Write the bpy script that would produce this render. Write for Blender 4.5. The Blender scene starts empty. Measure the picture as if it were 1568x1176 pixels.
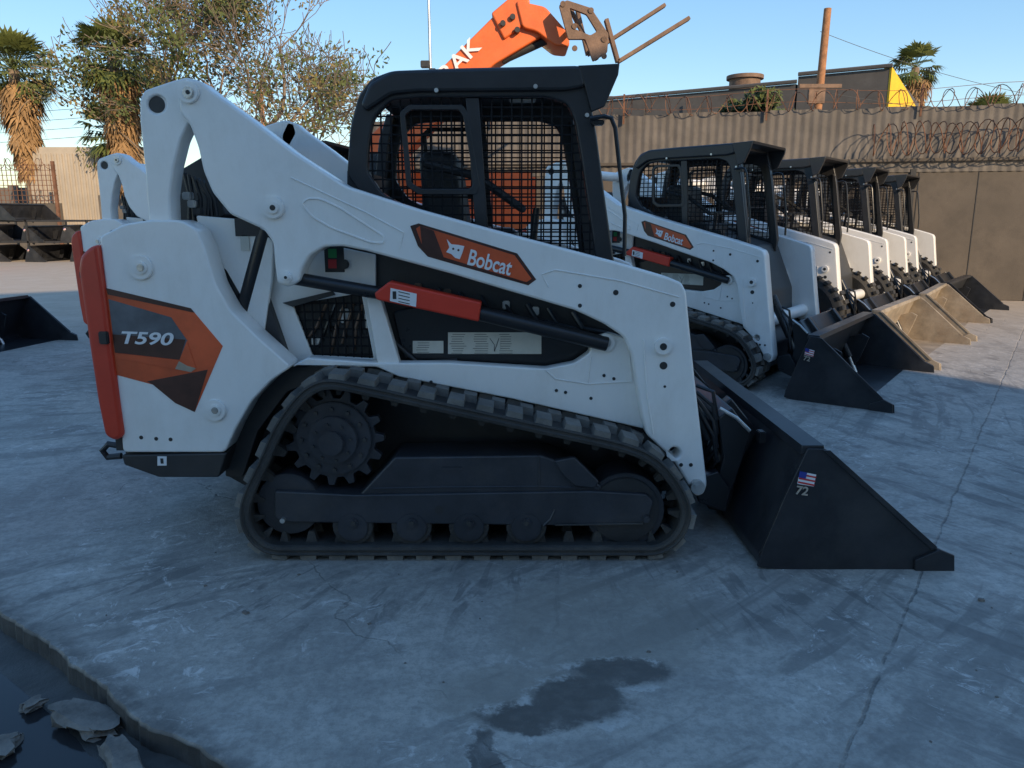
import bpy, bmesh, math, random
from math import radians, sin, cos, pi, atan2, sqrt, exp
from mathutils import Vector, Matrix, noise
random.seed(7)
sc = bpy.context.scene
COL = sc.collection
# ---------------------------------------------------------------- camera calibration
CAM_H, PITCH, F = 1.35, radians(12.1), 1184.0
SP, CP = sin(PITCH), cos(PITCH)
D0 = 2.89          # distance of the loader's outer track face
W = 1.68           # loader width over tracks
def tr(px, py, Y):
    """survey: side-elevation point measured on a vertical plane Y metres away -> metres"""
    u = (px-784)/F; v = (588-py)/F
    t = Y/(CP+v*SP)
    return (u*t, CAM_H+t*(-SP+v*CP))
def E(px, py, y):
    return tr(px, py, D0+y)
def E3(px, py, y):
    x, z = E(px, py, y); return Vector((x, y, z))
def T3(px, py, Y):
    x, z = tr(px, py, Y); return Vector((x, Y, z))
# ---------------------------------------------------------------- materials
MATS = {}
def ramp(nt, fac, stops):
    r = nt.nodes.new('ShaderNodeValToRGB')
    el = r.color_ramp.elements
    while len(el) < len(stops): el.new(0.5)
    for e, (p, c) in zip(el, stops):
        e.position = p; e.color = (*c, 1) if len(c) == 3 else c
    nt.links.new(fac, r.inputs[0]); return r.outputs[0]
def M(name, col, rough=.5, metal=0, var=.12, scale=6, bump=.05, bscale=60, dirt=0, dirtcol=(.25,.2,.15), coat=0, spec=None, streak=0):
    m = bpy.data.materials.new(name); m.use_nodes = True
    nt = m.node_tree; b = nt.nodes['Principled BSDF']; L = nt.links.new
    tc = nt.nodes.new('ShaderNodeTexCoord')
    n = nt.nodes.new('ShaderNodeTexNoise'); n.inputs['Scale'].default_value = scale; n.inputs['Detail'].default_value = 5; n.inputs['Roughness'].default_value = .65
    L(tc.outputs['Object'], n.inputs['Vector'])
    lo = tuple(c*(1-var) for c in col); hi = tuple(min(1, c*(1+var)) for c in col)
    c = ramp(nt, n.outputs['Fac'], [(.3, lo), (.7, hi)])
    if dirt > 0:
        n2 = nt.nodes.new('ShaderNodeTexNoise'); n2.inputs['Scale'].default_value = 2.3; n2.inputs['Detail'].default_value = 8; n2.inputs['Roughness'].default_value = .75
        mp = nt.nodes.new('ShaderNodeMapping'); mp.inputs['Scale'].default_value = (1+3*streak, 1+3*streak, 1); L(tc.outputs['Object'], mp.inputs[0])
        L(mp.outputs[0], n2.inputs['Vector'])
        mr = nt.nodes.new('ShaderNodeMapRange'); mr.inputs[1].default_value = .48; mr.inputs[2].default_value = .75; mr.inputs[4].default_value = dirt
        L(n2.outputs['Fac'], mr.inputs[0])
        mx = nt.nodes.new('ShaderNodeMix'); mx.data_type = 'RGBA'
        L(mr.outputs[0], mx.inputs[0]); L(c, mx.inputs[6]); mx.inputs[7].default_value = (*dirtcol, 1)
        c = mx.outputs[2]
    L(c, b.inputs['Base Color'])
    rr = nt.nodes.new('ShaderNodeMapRange'); rr.inputs[3].default_value = max(0.05, rough-.08); rr.inputs[4].default_value = min(1, rough+.12)
    L(n.outputs['Fac'], rr.inputs[0]); L(rr.outputs[0], b.inputs['Roughness'])
    b.inputs['Metallic'].default_value = metal
    if coat: b.inputs['Coat Weight'].default_value = coat; b.inputs['Coat Roughness'].default_value = .15
    if spec is not None: b.inputs['Specular IOR Level'].default_value = spec
    if bump:
        n3 = nt.nodes.new('ShaderNodeTexNoise'); n3.inputs['Scale'].default_value = bscale; n3.inputs['Detail'].default_value = 3
        L(tc.outputs['Object'], n3.inputs['Vector'])
        bp = nt.nodes.new('ShaderNodeBump'); bp.inputs['Strength'].default_value = bump*3; bp.inputs['Distance'].default_value = .01
        L(n3.outputs['Fac'], bp.inputs['Height']); L(bp.outputs[0], b.inputs['Normal'])
    MATS[name] = m; return m
M('white_paint', (.88,.855,.81), .30, var=.02, dirt=.28, dirtcol=(.55,.49,.41), bump=.010, bscale=25, coat=.4, streak=.5)
M('charcoal', (.030,.030,.031), .45, var=.25, bump=.03, dirt=.3, dirtcol=(.09,.08,.07))
M('cab_black', (.024,.024,.026), .34, var=.2, bump=.02, dirt=.12, dirtcol=(.07,.07,.07))
M('gloss_black', (.016,.017,.02), .28, var=.2, bump=.01, dirt=.15, dirtcol=(.06,.058,.055))
M('bucket_black', (.022,.023,.027), .34, var=.35, bump=.03, bscale=12, dirt=.55, dirtcol=(.065,.063,.06))
M('frame_black', (.034,.036,.043), .38, var=.3, bump=.03, dirt=.5, dirtcol=(.095,.085,.075))
M('rubber', (.040,.038,.036), .7, var=.3, bump=.1, bscale=90, dirt=.8, dirtcol=(.105,.095,.082))
M('lug_rubber', (.15,.14,.125), .85, var=.35, bump=.1, bscale=90, dirt=.9, dirtcol=(.30,.275,.24))
M('tire', (.03,.03,.03), .8, var=.3, bump=.1, dirt=.6, dirtcol=(.13,.11,.09))
M('orange_red', (.60,.045,.018), .4, var=.08, bump=.01, dirt=.12, dirtcol=(.3,.08,.05), coat=.2)
M('sleeve_red', (.68,.045,.02), .45, var=.06, bump=.01)
M('decal_orange', (.64,.10,.03), .35, var=.3, scale=3, bump=0)
M('decal_dark', (.07,.026,.018), .35, var=.5, scale=4, bump=0)
M('decal_grey', (.11,.12,.135), .3, var=.5, scale=4, bump=0)
M('decal_white', (.8,.8,.8), .4, var=.03, bump=0)
M('label', (.62,.60,.52), .5, var=.12, bump=0)
M('label_ink', (.03,.03,.03), .5, var=.1, bump=0)
M('flag_blue', (.03,.05,.3), .5, bump=0)
M('flag_red', (.6,.04,.04), .5, bump=0)
M('green_dot', (.03,.3,.08), .5, bump=0)
M('steel', (.55,.54,.52), .35, metal=.9, var=.2)
M('worn_steel', (.34,.28,.21), .5, metal=.2, var=.35, scale=5, dirt=.6, dirtcol=(.30,.20,.12))
M('wire_mesh', (.010,.010,.012), .6, spec=.2)
M('rust', (.17,.08,.045), .85, var=.4, bump=.1)
M('rusty_steel', (.2,.125,.085), .7, metal=.2, var=.4, bump=.1)
M('lift_orange', (.80,.15,.03), .4, var=.1, dirt=.2, dirtcol=(.35,.15,.08), coat=.2)
M('wood', (.36,.17,.08), .9, var=.35, scale=9, bump=.2)
M('bark', (.22,.16,.11), .9, var=.35, scale=5, bump=.3)
M('leaf', (.085,.105,.028), .7, var=.5, scale=.8)
M('leaf_dry', (.20,.15,.05), .8, var=.4, scale=1)
M('palm_leaf', (.12,.14,.035), .6, var=.5, scale=1)
M('palm_skirt', (.32,.19,.085), .9, var=.5, scale=2)
M('wall_brown', (.105,.087,.070), .85, var=.2, scale=1.2, bump=.06, dirt=.6, dirtcol=(.058,.049,.041))
M('wall_grey', (.14,.123,.108), .8, var=.3, scale=1.5, bump=.05, dirt=.7, dirtcol=(.085,.072,.06), streak=1)
M('roof_grey', (.09,.083,.078), .85, var=.2, scale=1.5, bump=.05, dirt=.5, dirtcol=(.06,.05,.045))
M('stucco', (.42,.36,.29), .9, var=.12, scale=1)
M('white_stucco', (.8,.78,.74), .9, var=.05, scale=1)
M('yellow', (.80,.48,.02), .6, var=.1, bump=.02)
M('glass_dark', (.02,.03,.04), .08, var=.1, bump=0)
M('rubble', (.20,.175,.15), .9, var=.4, scale=12, bump=.3, bscale=30)
# ---------------------------------------------------------------- mesh helpers
SINK = []; PEND = []; TAG = ['']
def fin(me, ang=32):
    for p in me.polygons: p.use_smooth = True
    try: me.set_sharp_from_angle(angle=radians(ang))
    except Exception: pass
def emit(name, me, mat):
    me.materials.clear(); me.materials.append(MATS[mat]); fin(me)
    SINK.append(dict(name=name, me=me, mat=mat, tag=TAG[0]))
def bm_emit(name, bm, mat):
    me = bpy.data.meshes.new(name); bm.normal_update(); bm.to_mesh(me); bm.free(); emit(name, me, mat)
def mirror_me(me):
    m2 = me.copy()
    m2.transform(Matrix.Translation((0, W, 0)) @ Matrix.Diagonal((1, -1, 1, 1))); m2.flip_normals(); return m2
def mir(n=1):
    for e in SINK[-n:][:]:
        SINK.append(dict(name=e['name']+'_far', me=mirror_me(e['me']), mat=e['mat'], tag=e['tag']))
def rnd(pts, r, n=4):
    if r <= 0: return [tuple(p) for p in pts]
    out = []; N = len(pts)
    for i in range(N):
        a, b, c = Vector(pts[i-1]), Vector(pts[i]), Vector(pts[(i+1) % N])
        la, lc = (a-b).length, (c-b).length
        if la < 1e-6 or lc < 1e-6: continue
        ang = (a-b).angle(c-b)
        if ang > radians(174): out.append(tuple(b)); continue
        k = min(r, .45*la, .45*lc)
        p0 = b+(a-b)/la*k; p2 = b+(c-b)/lc*k
        for j in range(n+1):
            t = j/n; q = p0*(1-t)**2+b*2*t*(1-t)+p2*t*t
            out.append((q.x, q.y))
    return out
def plate(name, loops, y0, y1, mat, bev=.004, r=0, mirror=False, local=False):
    if not isinstance(loops[0][0], (tuple, list)): loops = [loops]
    cu = bpy.data.curves.new(name, 'CURVE'); cu.dimensions = '2D'; cu.fill_mode = 'BOTH'
    h = abs(y1-y0)/2; bev = min(bev, h*.9)
    cu.extrude = max(0.0001, h-bev); cu.bevel_depth = bev; cu.offset = -bev; cu.bevel_resolution = 2
    for lp in loops:
        pts = lp if local else [E(p[0], p[1], y0) for p in lp]
        pts = rnd(pts, r)
        s = cu.splines.new('POLY'); s.points.add(len(pts)-1); s.use_cyclic_u = True
        for q, p in zip(s.points, pts): q.co = (p[0], p[1], 0, 1)
    ob = bpy.data.objects.new(name, cu); COL.objects.link(ob)
    Mx = Matrix.Translation((0, (y0+y1)/2, 0)) @ Matrix.Rotation(pi/2, 4, 'X')
    PEND.append((ob, Mx, name, mat, TAG[0], mirror, SINK))
def text(name, s, cx, cz, y, width, height, mat, slope=0, shear=0, bold=.0, mirror=False):
    cu = bpy.data.curves.new(name, 'FONT'); cu.body = s; cu.size = 1; cu.extrude = .004; cu.offset = bold; cu.shear = shear
    cu.align_x = 'CENTER'; cu.align_y = 'CENTER'
    ob = bpy.data.objects.new(name, cu); COL.objects.link(ob)
    PEND.append((ob, ('fit', cx, cz, y, width, height, slope), name, mat, TAG[0], mirror, SINK))
def flush():
    global PEND
    bpy.context.view_layer.update()
    dg = bpy.context.evaluated_depsgraph_get()
    for ob, Mx, name, mat, tag, mirror, sink in PEND:
        me = bpy.data.meshes.new_from_object(ob.evaluated_get(dg))
        if isinstance(Mx, tuple):
            _, cx, cz, y, w, h, slope = Mx
            xs = [v.co.x for v in me.vertices]; ys = [v.co.y for v in me.vertices]
            if not xs: continue
            mx, my = (min(xs)+max(xs))/2, (min(ys)+max(ys))/2
            S = Matrix.Diagonal((w/(max(xs)-min(xs)), h/(max(ys)-min(ys)), .25, 1))
            me.transform(Matrix.Translation((cx, y, cz)) @ Matrix.Rotation(slope, 4, 'Y') @ Matrix.Rotation(pi/2, 4, 'X') @ S @ Matrix.Translation((-mx, -my, 0)))
        else: me.transform(Mx)
        me.materials.clear(); me.materials.append(MATS[mat]); fin(me)
        sink.append(dict(name=name, me=me, mat=mat, tag=tag))
        if mirror: sink.append(dict(name=name+'_far', me=mirror_me(me), mat=mat, tag=tag))
        bpy.data.objects.remove(ob)
    PEND = []
def box(name, c, s, mat, bev=.004, rot=None, bm=None):
    own = bm is None
    if own: bm = bmesh.new()
    r = bmesh.ops.create_cube(bm, size=1)
    m = Matrix.Translation(c) @ (rot.to_4x4() if rot else Matrix.Identity(4)) @ Matrix.Diagonal((*s, 1))
    bmesh.ops.transform(bm, matrix=m, verts=r['verts'])
    if own:
        if bev: bmesh.ops.bevel(bm, geom=bm.edges[:], offset=min(bev, min(s)*.4), segments=2, affect='EDGES')
        bm_emit(name, bm, mat)
def cyl(name, p1, p2, r, mat, seg=28, r2=None, bev=.003, bm=None):
    own = bm is None
    if own: bm = bmesh.new()
    p1, p2 = Vector(p1), Vector(p2); d = p2-p1
    q = d.to_track_quat('Z', 'Y').to_matrix().to_4x4()
    o = bmesh.ops.create_cone(bm, cap_ends=True, segments=seg, radius1=r, radius2=r if r2 is None else r2, depth=d.length,
                              matrix=Matrix.Translation((p1+p2)/2) @ q)
    if own:
        if bev and r > .012:
            es = [e for e in bm.edges if any(len(f.verts) > 4 for f in e.link_faces)]
            bmesh.ops.bevel(bm, geom=es, offset=bev, segments=2, affect='EDGES')
        bm_emit(name, bm, mat)
def cylY(name, px, py, rpx, y0, y1, mat, **k):
    x, z = E(px, py, y0); r = rpx*(D0+y0)/F*1.03
    cyl(name, (x, y0, z), (x, y1, z), r, mat, **k)
def tube(bm, pts, rad, seg=6, cap=True):
    rings = []; N = len(pts); prev = None
    for i, p in enumerate(pts):
        p = Vector(p)
        d = (Vector(pts[min(i+1, N-1)])-Vector(pts[max(i-1, 0)]))
        if d.length < 1e-9: d = Vector((0, 0, 1))
        d.normalize()
        if prev is None: a = d.orthogonal().normalized()
        else:
            a = prev-d*prev.dot(d)
            a = a.normalized() if a.length > 1e-6 else d.orthogonal().normalized()
        prev = a; b = d.cross(a)
        r = rad[i] if isinstance(rad, (list, tuple)) else rad
        rings.append([bm.verts.new(p+a*r*cos(2*pi*k/seg)+b*r*sin(2*pi*k/seg)) for k in range(seg)])
    for i in range(N-1):
        for k in range(seg):
            bm.faces.new((rings[i][k], rings[i][(k+1) % seg], rings[i+1][(k+1) % seg], rings[i+1][k]))
    if cap:
        bm.faces.new(rings[0][::-1]); bm.faces.new(rings[-1])
def tube_emit(name, pts, rad, mat, seg=10):
    bm = bmesh.new(); tube(bm, pts, rad, seg); bm_emit(name, bm, mat)
def scan(poly, c, axis):
    out = []; N = len(poly)
    for i in range(N):
        a, b = poly[i], poly[(i+1) % N]
        if (a[axis]-c)*(b[axis]-c) < 0:
            t = (c-a[axis])/(b[axis]-a[axis]); out.append(a[1-axis]+t*(b[1-axis]-a[1-axis]))
    return sorted(out)
def grid(name, poly, y, sx, sz, t, mat):
    bm = bmesh.new()
    for axis, st in ((0, sx), (1, sz)):
        lo = min(p[axis] for p in poly); hi = max(p[axis] for p in poly)
        c = lo+st*.5
        while c < hi:
            q = scan(poly, c, axis)
            for a, b in zip(q[::2], q[1::2]):
                if axis == 0: box('', (c, y, (a+b)/2), (t, t, b-a), '', bm=bm)
                else: box('', ((a+b)/2, y+t*.8, c), (b-a, t, t), '', bm=bm)
            c += st
    bm_emit(name, bm, mat)
def merge(sink):
    """join template parts that share tag+material group to keep instanced copies light"""
    groups = {}
    for d in sink:
        groups.setdefault((d['tag'], d['mat']), []).append(d)
    out = []
    for (tag, mat), ds in groups.items():
        bm = bmesh.new()
        for d in ds: bm.from_mesh(d['me'])
        me = bpy.data.meshes.new(tag+'_'+mat+'_parts'); bm.to_mesh(me); bm.free()
        me.materials.append(MATS[mat]); fin(me)
        out.append(dict(name=tag+'_'+mat+'_parts', me=me, mat=mat, tag=tag))
    return out
def place(name, sink, loc=(0, 0, 0), yaw=0, tags=None, over=None, scale=1, rot=None):
    e = bpy.data.objects.new(name, None); COL.objects.link(e); e.empty_display_size = .3
    e.location = loc; e.rotation_euler = rot if rot else (0, 0, yaw); e.scale = (scale,)*3
    for d in sink:
        if tags is not None and d['tag'] not in tags: continue
        o = bpy.data.objects.new(d['name'], d['me']); COL.objects.link(o); o.parent = e
        if over and d['mat'] in over:
            o.material_slots[0].link = 'OBJECT'; o.material_slots[0].material = MATS[over[d['mat']]]
    return e
def start(tag=''):
    global SINK
    SINK = []; TAG[0] = tag; return SINK
# ================================================================ COMPACT TRACK LOADER
LOADER = start('body')
plate('rear_upright', [(152,362),(190,343),(228,337),(276,337),(300,350),(313,378),(330,435),(352,475),(392,514),(446,562),(415,583),(385,615),(362,655),(345,693),(188,693),(178,580),(165,470)], .12, .26, 'white_paint', .008, .02, True)
plate('tail_gate', [(122,392),(136,378),(149,374),(158,440),(170,540),(188,668),(176,676),(160,668),(149,615),(136,530),(119,412)], .10, 1.58, 'orange_red', .015, .02)
plate('tail_gap', [(149,385),(160,385),(192,690),(178,690)], .135, 1.54, 'charcoal', .002)
box('tail_latch', E3(160,517,.10)+Vector((0,-.004,0)), (.035,.02,.05), 'charcoal')
plate('engine_housing', [(165,352),(300,356),(400,430),(446,562),(350,700),(192,700)], .27, 1.41, 'charcoal', .006, .02)
plate('inner_side_panel', [[(300,330),(392,338),(418,372),(416,430),(400,540),(446,562),(330,470)], [(333,408),(345,412),(368,452),(366,466),(352,462),(334,425)]], .262, .285, 'white_paint', .004, .01, True)
plate('engine_side_panel', [[(392,345),(470,368),(575,390),(575,440),(578,552),(480,548),(446,562),(395,520)], [(448,466),(553,449),(572,549),(478,544)]], .31, .33, 'white_paint', .004, .008, True)
gp = [E(*p, .325) for p in [(448,466),(553,449),(572,549),(478,544)]]
grid('engine_grille', gp, .318, .033, .036, .006, 'wire_mesh')
plate('grille_bracket', [(432,464),(508,446),(512,452),(448,470)], .29, .312, 'charcoal', .002)
y = .1185
plate('decal_stripe', [(162,441),(292,472),(341,530),(298,631),(268,617),(234,589),(178,574)], y, y+.002, 'decal_orange', .0003)
plate('decal_top', [(162,441),(292,472),(298,479),(165,451)], y-.001, y+.001, 'decal_dark', .0003)
plate('decal_field', [(166,458),(262,486),(287,522),(275,551),(176,539)], y-.001, y+.001, 'decal_grey', .0003)
plate('decal_field_low', [(172,512),(284,520),(275,551),(176,540)], y-.002, y, 'decal_dark', .0003)
plate('decal_tip', [(225,584),(318,566),(298,631),(268,617),(234,589)], y-.001, y+.001, 'decal_dark', .0003)
plate('decal_flash', [(286,522),(300,564),(292,570),(176,548),(176,541),(274,553)], y-.002, y, 'decal_orange', .0003)
plate('decal_flash_hi', [(274,553),(286,560),(300,564),(292,570),(268,565)], y-.003, y, 'worn_steel', .0003)
cx, cz = E(227,518, y)
text('model_text', 'T590', cx, cz, y-.004, 80/F*(D0+y), 20/F*(D0+y), 'decal_white', radians(2), .25, .02)
for px, py, r in ((214,410,18),(328,629,17)):
    cylY('pivot_boss', px, py, r, .108, .13, 'white_paint'); mir()
    cylY('pivot_bolt', px, py, r*.55, .100, .12, 'white_paint'); cylY('pivot_cap', px, py, r*.3, .094, .12, 'steel')
for px, py in ((216,670),(239,672),(261,673)): cylY('bolt_hole', px, py, 3, .1185, .13, 'label_ink')
plate('rear_link', [[(214,152),(221,138),(262,124),(285,118),(305,124),(312,148),(301,170),(287,192),(276,215),(266,255),(260,300),(262,345),(228,345),(222,260),(214,185)],
                    [(240+14*cos(a*pi/8), 160+14*sin(a*pi/8)) for a in range(16)]], .15, .25, 'white_paint', .008, .012, True)
cylY('cross_tube', 240, 160, 17, .16, 1.52, 'white_paint'); cylY('cross_tube_dark', 240,160, 12.5, .158, .17, 'charcoal')
cylY('link_pin_collar', 287, 141, 15, .118, .15, 'white_paint'); mir(); cylY('link_pin', 287, 141, 8, .11, .13, 'steel'); cylY('link_pin_c', 287,141,3,.108,.12,'label_ink')
arm = [(272,150),(285,119),(305,123),(325,140),(385,183),(450,233),(530,285),(640,320),(760,353),(950,403),(1022,424),(1044,433),(1051,447),(1056,500),(1064,580),(1083,742),(1078,757),(1066,761),(1056,746),(1030,703),(990,666),(983,640),(975,590),(968,545),(955,516),(925,496),(880,475),(760,440),(690,419),(560,384),(525,377),(497,378),(475,391),(462,412),(458,431),(441,440),(424,433),(420,400),(418,372),(404,352),(352,328),(325,295),(311,262),(303,225),(290,190),(276,175)]
plate('lift_arm', [arm, [(1033+9*cos(a*pi/7), 694+9*sin(a*pi/7)) for a in range(14)]], .13, .25, 'white_paint', .010, .014, True)
st = [(462,312),(470,304),(490,304),(520,318),(588,362),(588,372),(570,372),(510,350),(478,332)]
sp = rnd([E(*p, .128) for p in st], .02)
tube_emit('arm_stiffener', [(a, .1295, b) for a, b in sp+sp[:1]], .0045, 'white_paint', 6)
sp = [E3(*p, .1295) for p in [(446,272),(560,325),(618,356),(612,380),(840,440),(830,420),(850,413),(950,430),(1040,455)]]
for a in (sp[0:4], sp[4:9]): tube_emit('arm_seam', a, .0032, 'white_paint', 6)
sp = [E3(*p, .1295) for p in [(985,520),(990,600),(1000,665)]]
tube_emit('leg_seam', sp, .004, 'white_paint', 6)
for px, py, r in ((417,318,16),(437,425,9)):
    cylY('arm_boss', px, py, r, .115, .135, 'white_paint'); cylY('arm_pin', px, py, r*.55, .105, .12, 'white_paint'); cylY('arm_pin_c', px, py, r*.25, .103, .12, 'label_ink')
for px, py, r in ((943,448,4),(1030,466,4),(888,468,3),(888,438,3),(1058,712,3),(1043,712,3),(1018,592,2)): cylY('arm_hole', px, py, r, .1285, .14, 'label_ink')
cylY('leg_boss', 1016, 531, 13, .112, .135, 'white_paint'); cylY('leg_boss_c', 1016, 531, 6.5, .110, .12, 'charcoal')
cylY('leg_hole', 1016,560,7,.1285,.14,'label_ink')
cylY('bucket_pin', 1069,747,11,.10,.26,'steel'); cylY('bucket_pin_cap', 1069,747,6,.092,.12,'steel')
y = .1285
plate('arm_decal', [(628,346),(641,342),(792,388),(821,428),(809,437),(655,393),(640,377)], y, y+.002, 'decal_dark', .0003)
plate('arm_decal_field', [(637,350),(643,346),(788,391),(814,427),(806,432),(660,388),(646,374)], y-.001, y+.001, 'decal_orange', .0003)
plate('arm_decal_shade', [(643,346),(664,353),(680,395),(660,388),(646,374)], y-.002, y, 'decal_dark', .0003)
cx, cz = E(751,402, y)
text('arm_lettering', 'Bobcat', cx, cz, y-.004, 67/F*(D0+y), 24/F*(D0+y), 'decal_white', radians(14.5), 0, .018)
plate('arm_logo', [(684,366),(691,374),(702,375),(711,377),(708,387),(704,397),(697,395),(691,389),(683,386),(688,379)], y-.004, y, 'decal_white', .0003)
for px, py in ((694,381),(702,383)): cylY('arm_logo_eye', px, py, 1.6, y-.0048, y-.003, 'decal_dark')
cyl('boom_cylinder_rear', E3(408,352,.30), E3(366,505,.30), .045, 'gloss_black'); mir()
cyl('boom_rod_rear', E3(392,345,.31), E3(352,470,.31), .014, 'steel'); mir()
cyl('lift_rod', E3(445,425,.19), E3(600,452,.19), .026, 'gloss_black'); mir()
cyl('lift_cylinder', E3(735,480,.19), E3(930,527,.19), .030, 'gloss_black'); mir()
plate('support_sleeve', [(573,449),(596,431),(737,463),(733,493),(576,459)], .150, .225, 'sleeve_red', .008, .008)
y = .146
plate('sleeve_label', [(598,441),(638,450),(637,470),(597,461)], y, y+.004, 'decal_white', .0004)
for k in range(4):
    a = E3(614, 447+k*5, y-.001); box('sleeve_ink', a+Vector((.012,0,-.004)), (.045,.001,.003), 'label_ink', 0, Matrix.Rotation(radians(13),3,'Y'))
box('sleeve_ink', E3(604,452,y-.001), (.014,.001,.03), 'label_ink', 0)
plate('side_frame', [(446,561),(470,548),(577,556),(612,556),(690,556),(835,565),(880,556),(903,540),(906,520),(935,511),(962,520),(972,545),(980,600),(987,657),(780,610),(610,577),(577,562)], .20, .27, 'white_paint', .006, .012, True)
plate('side_post', [(558,440),(578,440),(614,565),(613,577),(578,556)], .215, .27, 'white_paint', .004, .006, True)
cylY('frame_boss', 928,525,14,.185,.21,'white_paint'); cylY('frame_boss_c', 928,525,8,.178,.2,'steel')
for px, py in ((852,598),(866,601),(940,580),(925,575),(660,585),(905,610)): cylY('frame_hole', px, py, 2.5, .198, .21, 'label_ink')
tube_emit('frame_seam', [E3(*p, .199) for p in [(835,566),(850,580),(900,588),(905,545)]], .003, 'white_paint', 6)
tube_emit('frame_seam', [E3(*p, .199) for p in [(900,588),(968,584),(962,530)]], .003, 'white_paint', 6)
plate('fender', [(430,566),(446,560),(577,560),(612,575),(780,609),(990,657),(1010,690),(1000,700),(780,640),(600,600),(500,578),(440,600),(395,660),(372,730),(345,730),(345,690),(375,625)], .235, .36, 'charcoal', .004, .01, True)
plate('body_core', [(430,410),(600,330),(760,370),(930,420),(985,560),(990,665),(700,620),(500,600),(430,570)], .34, 1.34, 'charcoal', .01, .02)
plate('lower_hull', [(380,560),(985,640),(1030,700),(1010,770),(420,770),(345,728)], .36, 1.32, 'charcoal', .01, .02)
plate('side_cover', [(600,478),(640,468),(800,498),(912,522),(902,545),(875,556),(835,563),(700,553),(618,551)], .30, .345, 'gloss_black', .008, .02, True)
tube_emit('side_cover_hose', [E3(*p,.29) for p in [(590,480),(600,520),(640,556),(700,552)]], .010, 'charcoal', 8)
for i in range(9):
    x0 = 600+i*34+random.random()*8
    tube_emit('hydraulic_hose', [E3(x0, 430+i*6, .33), E3(x0+15, 455+i*6, .30), E3(x0+50, 462+i*6, .31), E3(x0+80, 485+i*5, .33)], .008+.004*random.random(), 'gloss_black', 8)
for i in range(5): box('hose_clamp', E3(640+i*45, 440+i*9, .325), (.03,.02,.035), random.choice(['steel','charcoal','rusty_steel']), .004)
for i in range(9):
    box('engine_block', E3(485+i*10+random.random()*10, 470+random.random()*60, .345), (.03+.04*random.random(),.03,.03+.05*random.random()), random.choice(['steel','charcoal','gloss_black','gloss_black']), .004)
for i in range(5): tube_emit('engine_hose', [E3(470+i*18,545-random.random()*30,.335), E3(485+i*15,500,.325), E3(500+i*14,465,.335)], .007, random.choice(['gloss_black','rusty_steel']), 6)
for nm, q in (('serial_label', (632,522,679,541)), ('warning_label', (686,509,829,542))):
    a, b, c, d = q
    plate(nm, [(a,b),(c,b),(c,d),(a,d)], .2955, .2975, 'label', .0003)
    for k in range(int((d-b)/3.6)):
        for s in range(max(1, int((c-a)/36))):
            xs = a+4+s*36; yy = b+3+k*3.6
            p = E3(xs+random.uniform(9,13), yy, .2945); box(nm+'_ink', p, (random.uniform(.04,.065),.0006,.0018), 'label_ink', 0)
box('warning_emblem', E3(757,525,.2938), (.05,.0005,.06), 'label', 0)
tube_emit('warning_emblem_ink', [E3(750,518,.293), E3(757,528,.293), E3(757,538,.293), E3(764,518,.293)], .0015, 'label_ink', 4)
for px, col in ((509,'green_dot'),(509,'flag_red')):
    dy = 388 if col == 'green_dot' else 404
    box('control_label', E3(px, dy, .308), (.034,.002,.036), col, 0)
box('control_plate', E3(512,396,.309), (.08,.001,.11), 'charcoal', 0)
cylY('socket', 526,405,7,.285,.31,'charcoal')
plate('rear_bumper', [(186,697),(347,694),(335,731),(243,731),(190,712)], .12, 1.56, 'charcoal', .006, .008)
tube_emit('tow_ring', [E3(*p,.3) for p in [(185,683),(166,680),(157,690),(165,700),(186,698)]], .014, 'charcoal', 8); mir()
plate('bumper_label', [(241,699),(255,699),(255,713),(241,713)], .117, .119, 'decal_white', .0003)
box('bumper_ink', E3(248,706,.116), (.012,.0006,.022), 'label_ink', 0)
plate('cooler', [(276,260),(318,235),(345,330),(300,352),(270,350)], .45, 1.2, 'charcoal', .006, .01)
for i in range(6):
    a = E3(282+i*7, 265+i*3, .32); b = E3(290+i*9, 350, .30)
    tube_emit('rear_hose', [a, (a+b)/2+Vector((.03*random.random(),0,.02)), b], .009, 'gloss_black', 8)
for i in range(5):
    box('valve_block', E3(288+i*8, 300+12*i, .29), (.035,.04,.03), random.choice(['steel','rusty_steel','charcoal']), .004)
box('inner_label', E3(379,348,.258), (.10,.002,.07), 'charcoal', 0); box('inner_label', E3(375,372,.258), (.035,.002,.06), 'label', 0)
# ---- cab
y = .42
outer = [(552,296),(531,268),(536,195),(548,148),(568,120),(600,108),(700,104),(890,100),(906,165),(914,210),(926,300),(941,405),(936,424),(760,376),(640,342)]
hole = [(572,180),(598,153),(640,149),(838,148),(868,158),(880,182),(890,240),(903,330),(912,398),(905,402),(762,362),(640,325),(585,296),(562,262),(565,215)]
plate('cab_side_frame', [outer, hole], y, y+.05, 'cab_black', .008, .025, True)
grid('cab_side_mesh', rnd([E(*p, y+.03) for p in hole], .02), y+.034, .0415, .036, .0066, 'wire_mesh'); mir()
plate('cab_side_mullion', [(713,150),(733,150),(748,362),(728,356)], y+.01, y+.04, 'cab_black', .003, 0, True)
plate('cab_side_window_ring', [[(612,172),(625,160),(708,160),(716,172),(735,285),(730,298),(640,298),(622,285)],[(620,176),(630,168),(702,168),(709,178),(726,280),(720,289),(645,289),(630,280)]], y+.008, y+.03, 'cab_black', .003, .01, True)
plate('cab_top_rail', [(565,128),(600,108),(890,100),(897,132),(868,138),(640,140),(598,144),(560,170),(552,160)], y-.025, y+.03, 'cab_black', .012, .02, True)
plate('cab_roof', [(556,140),(572,119),(600,108),(890,100),(892,116),(610,124),(580,136)], .41, 1.27, 'cab_black', .012, .015)
plate('cab_visor_fin', [(886,100),(949,97),(947,114),(926,163),(906,171),(895,130)], .395, .42, 'cab_black', .004, .006, True)
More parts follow.
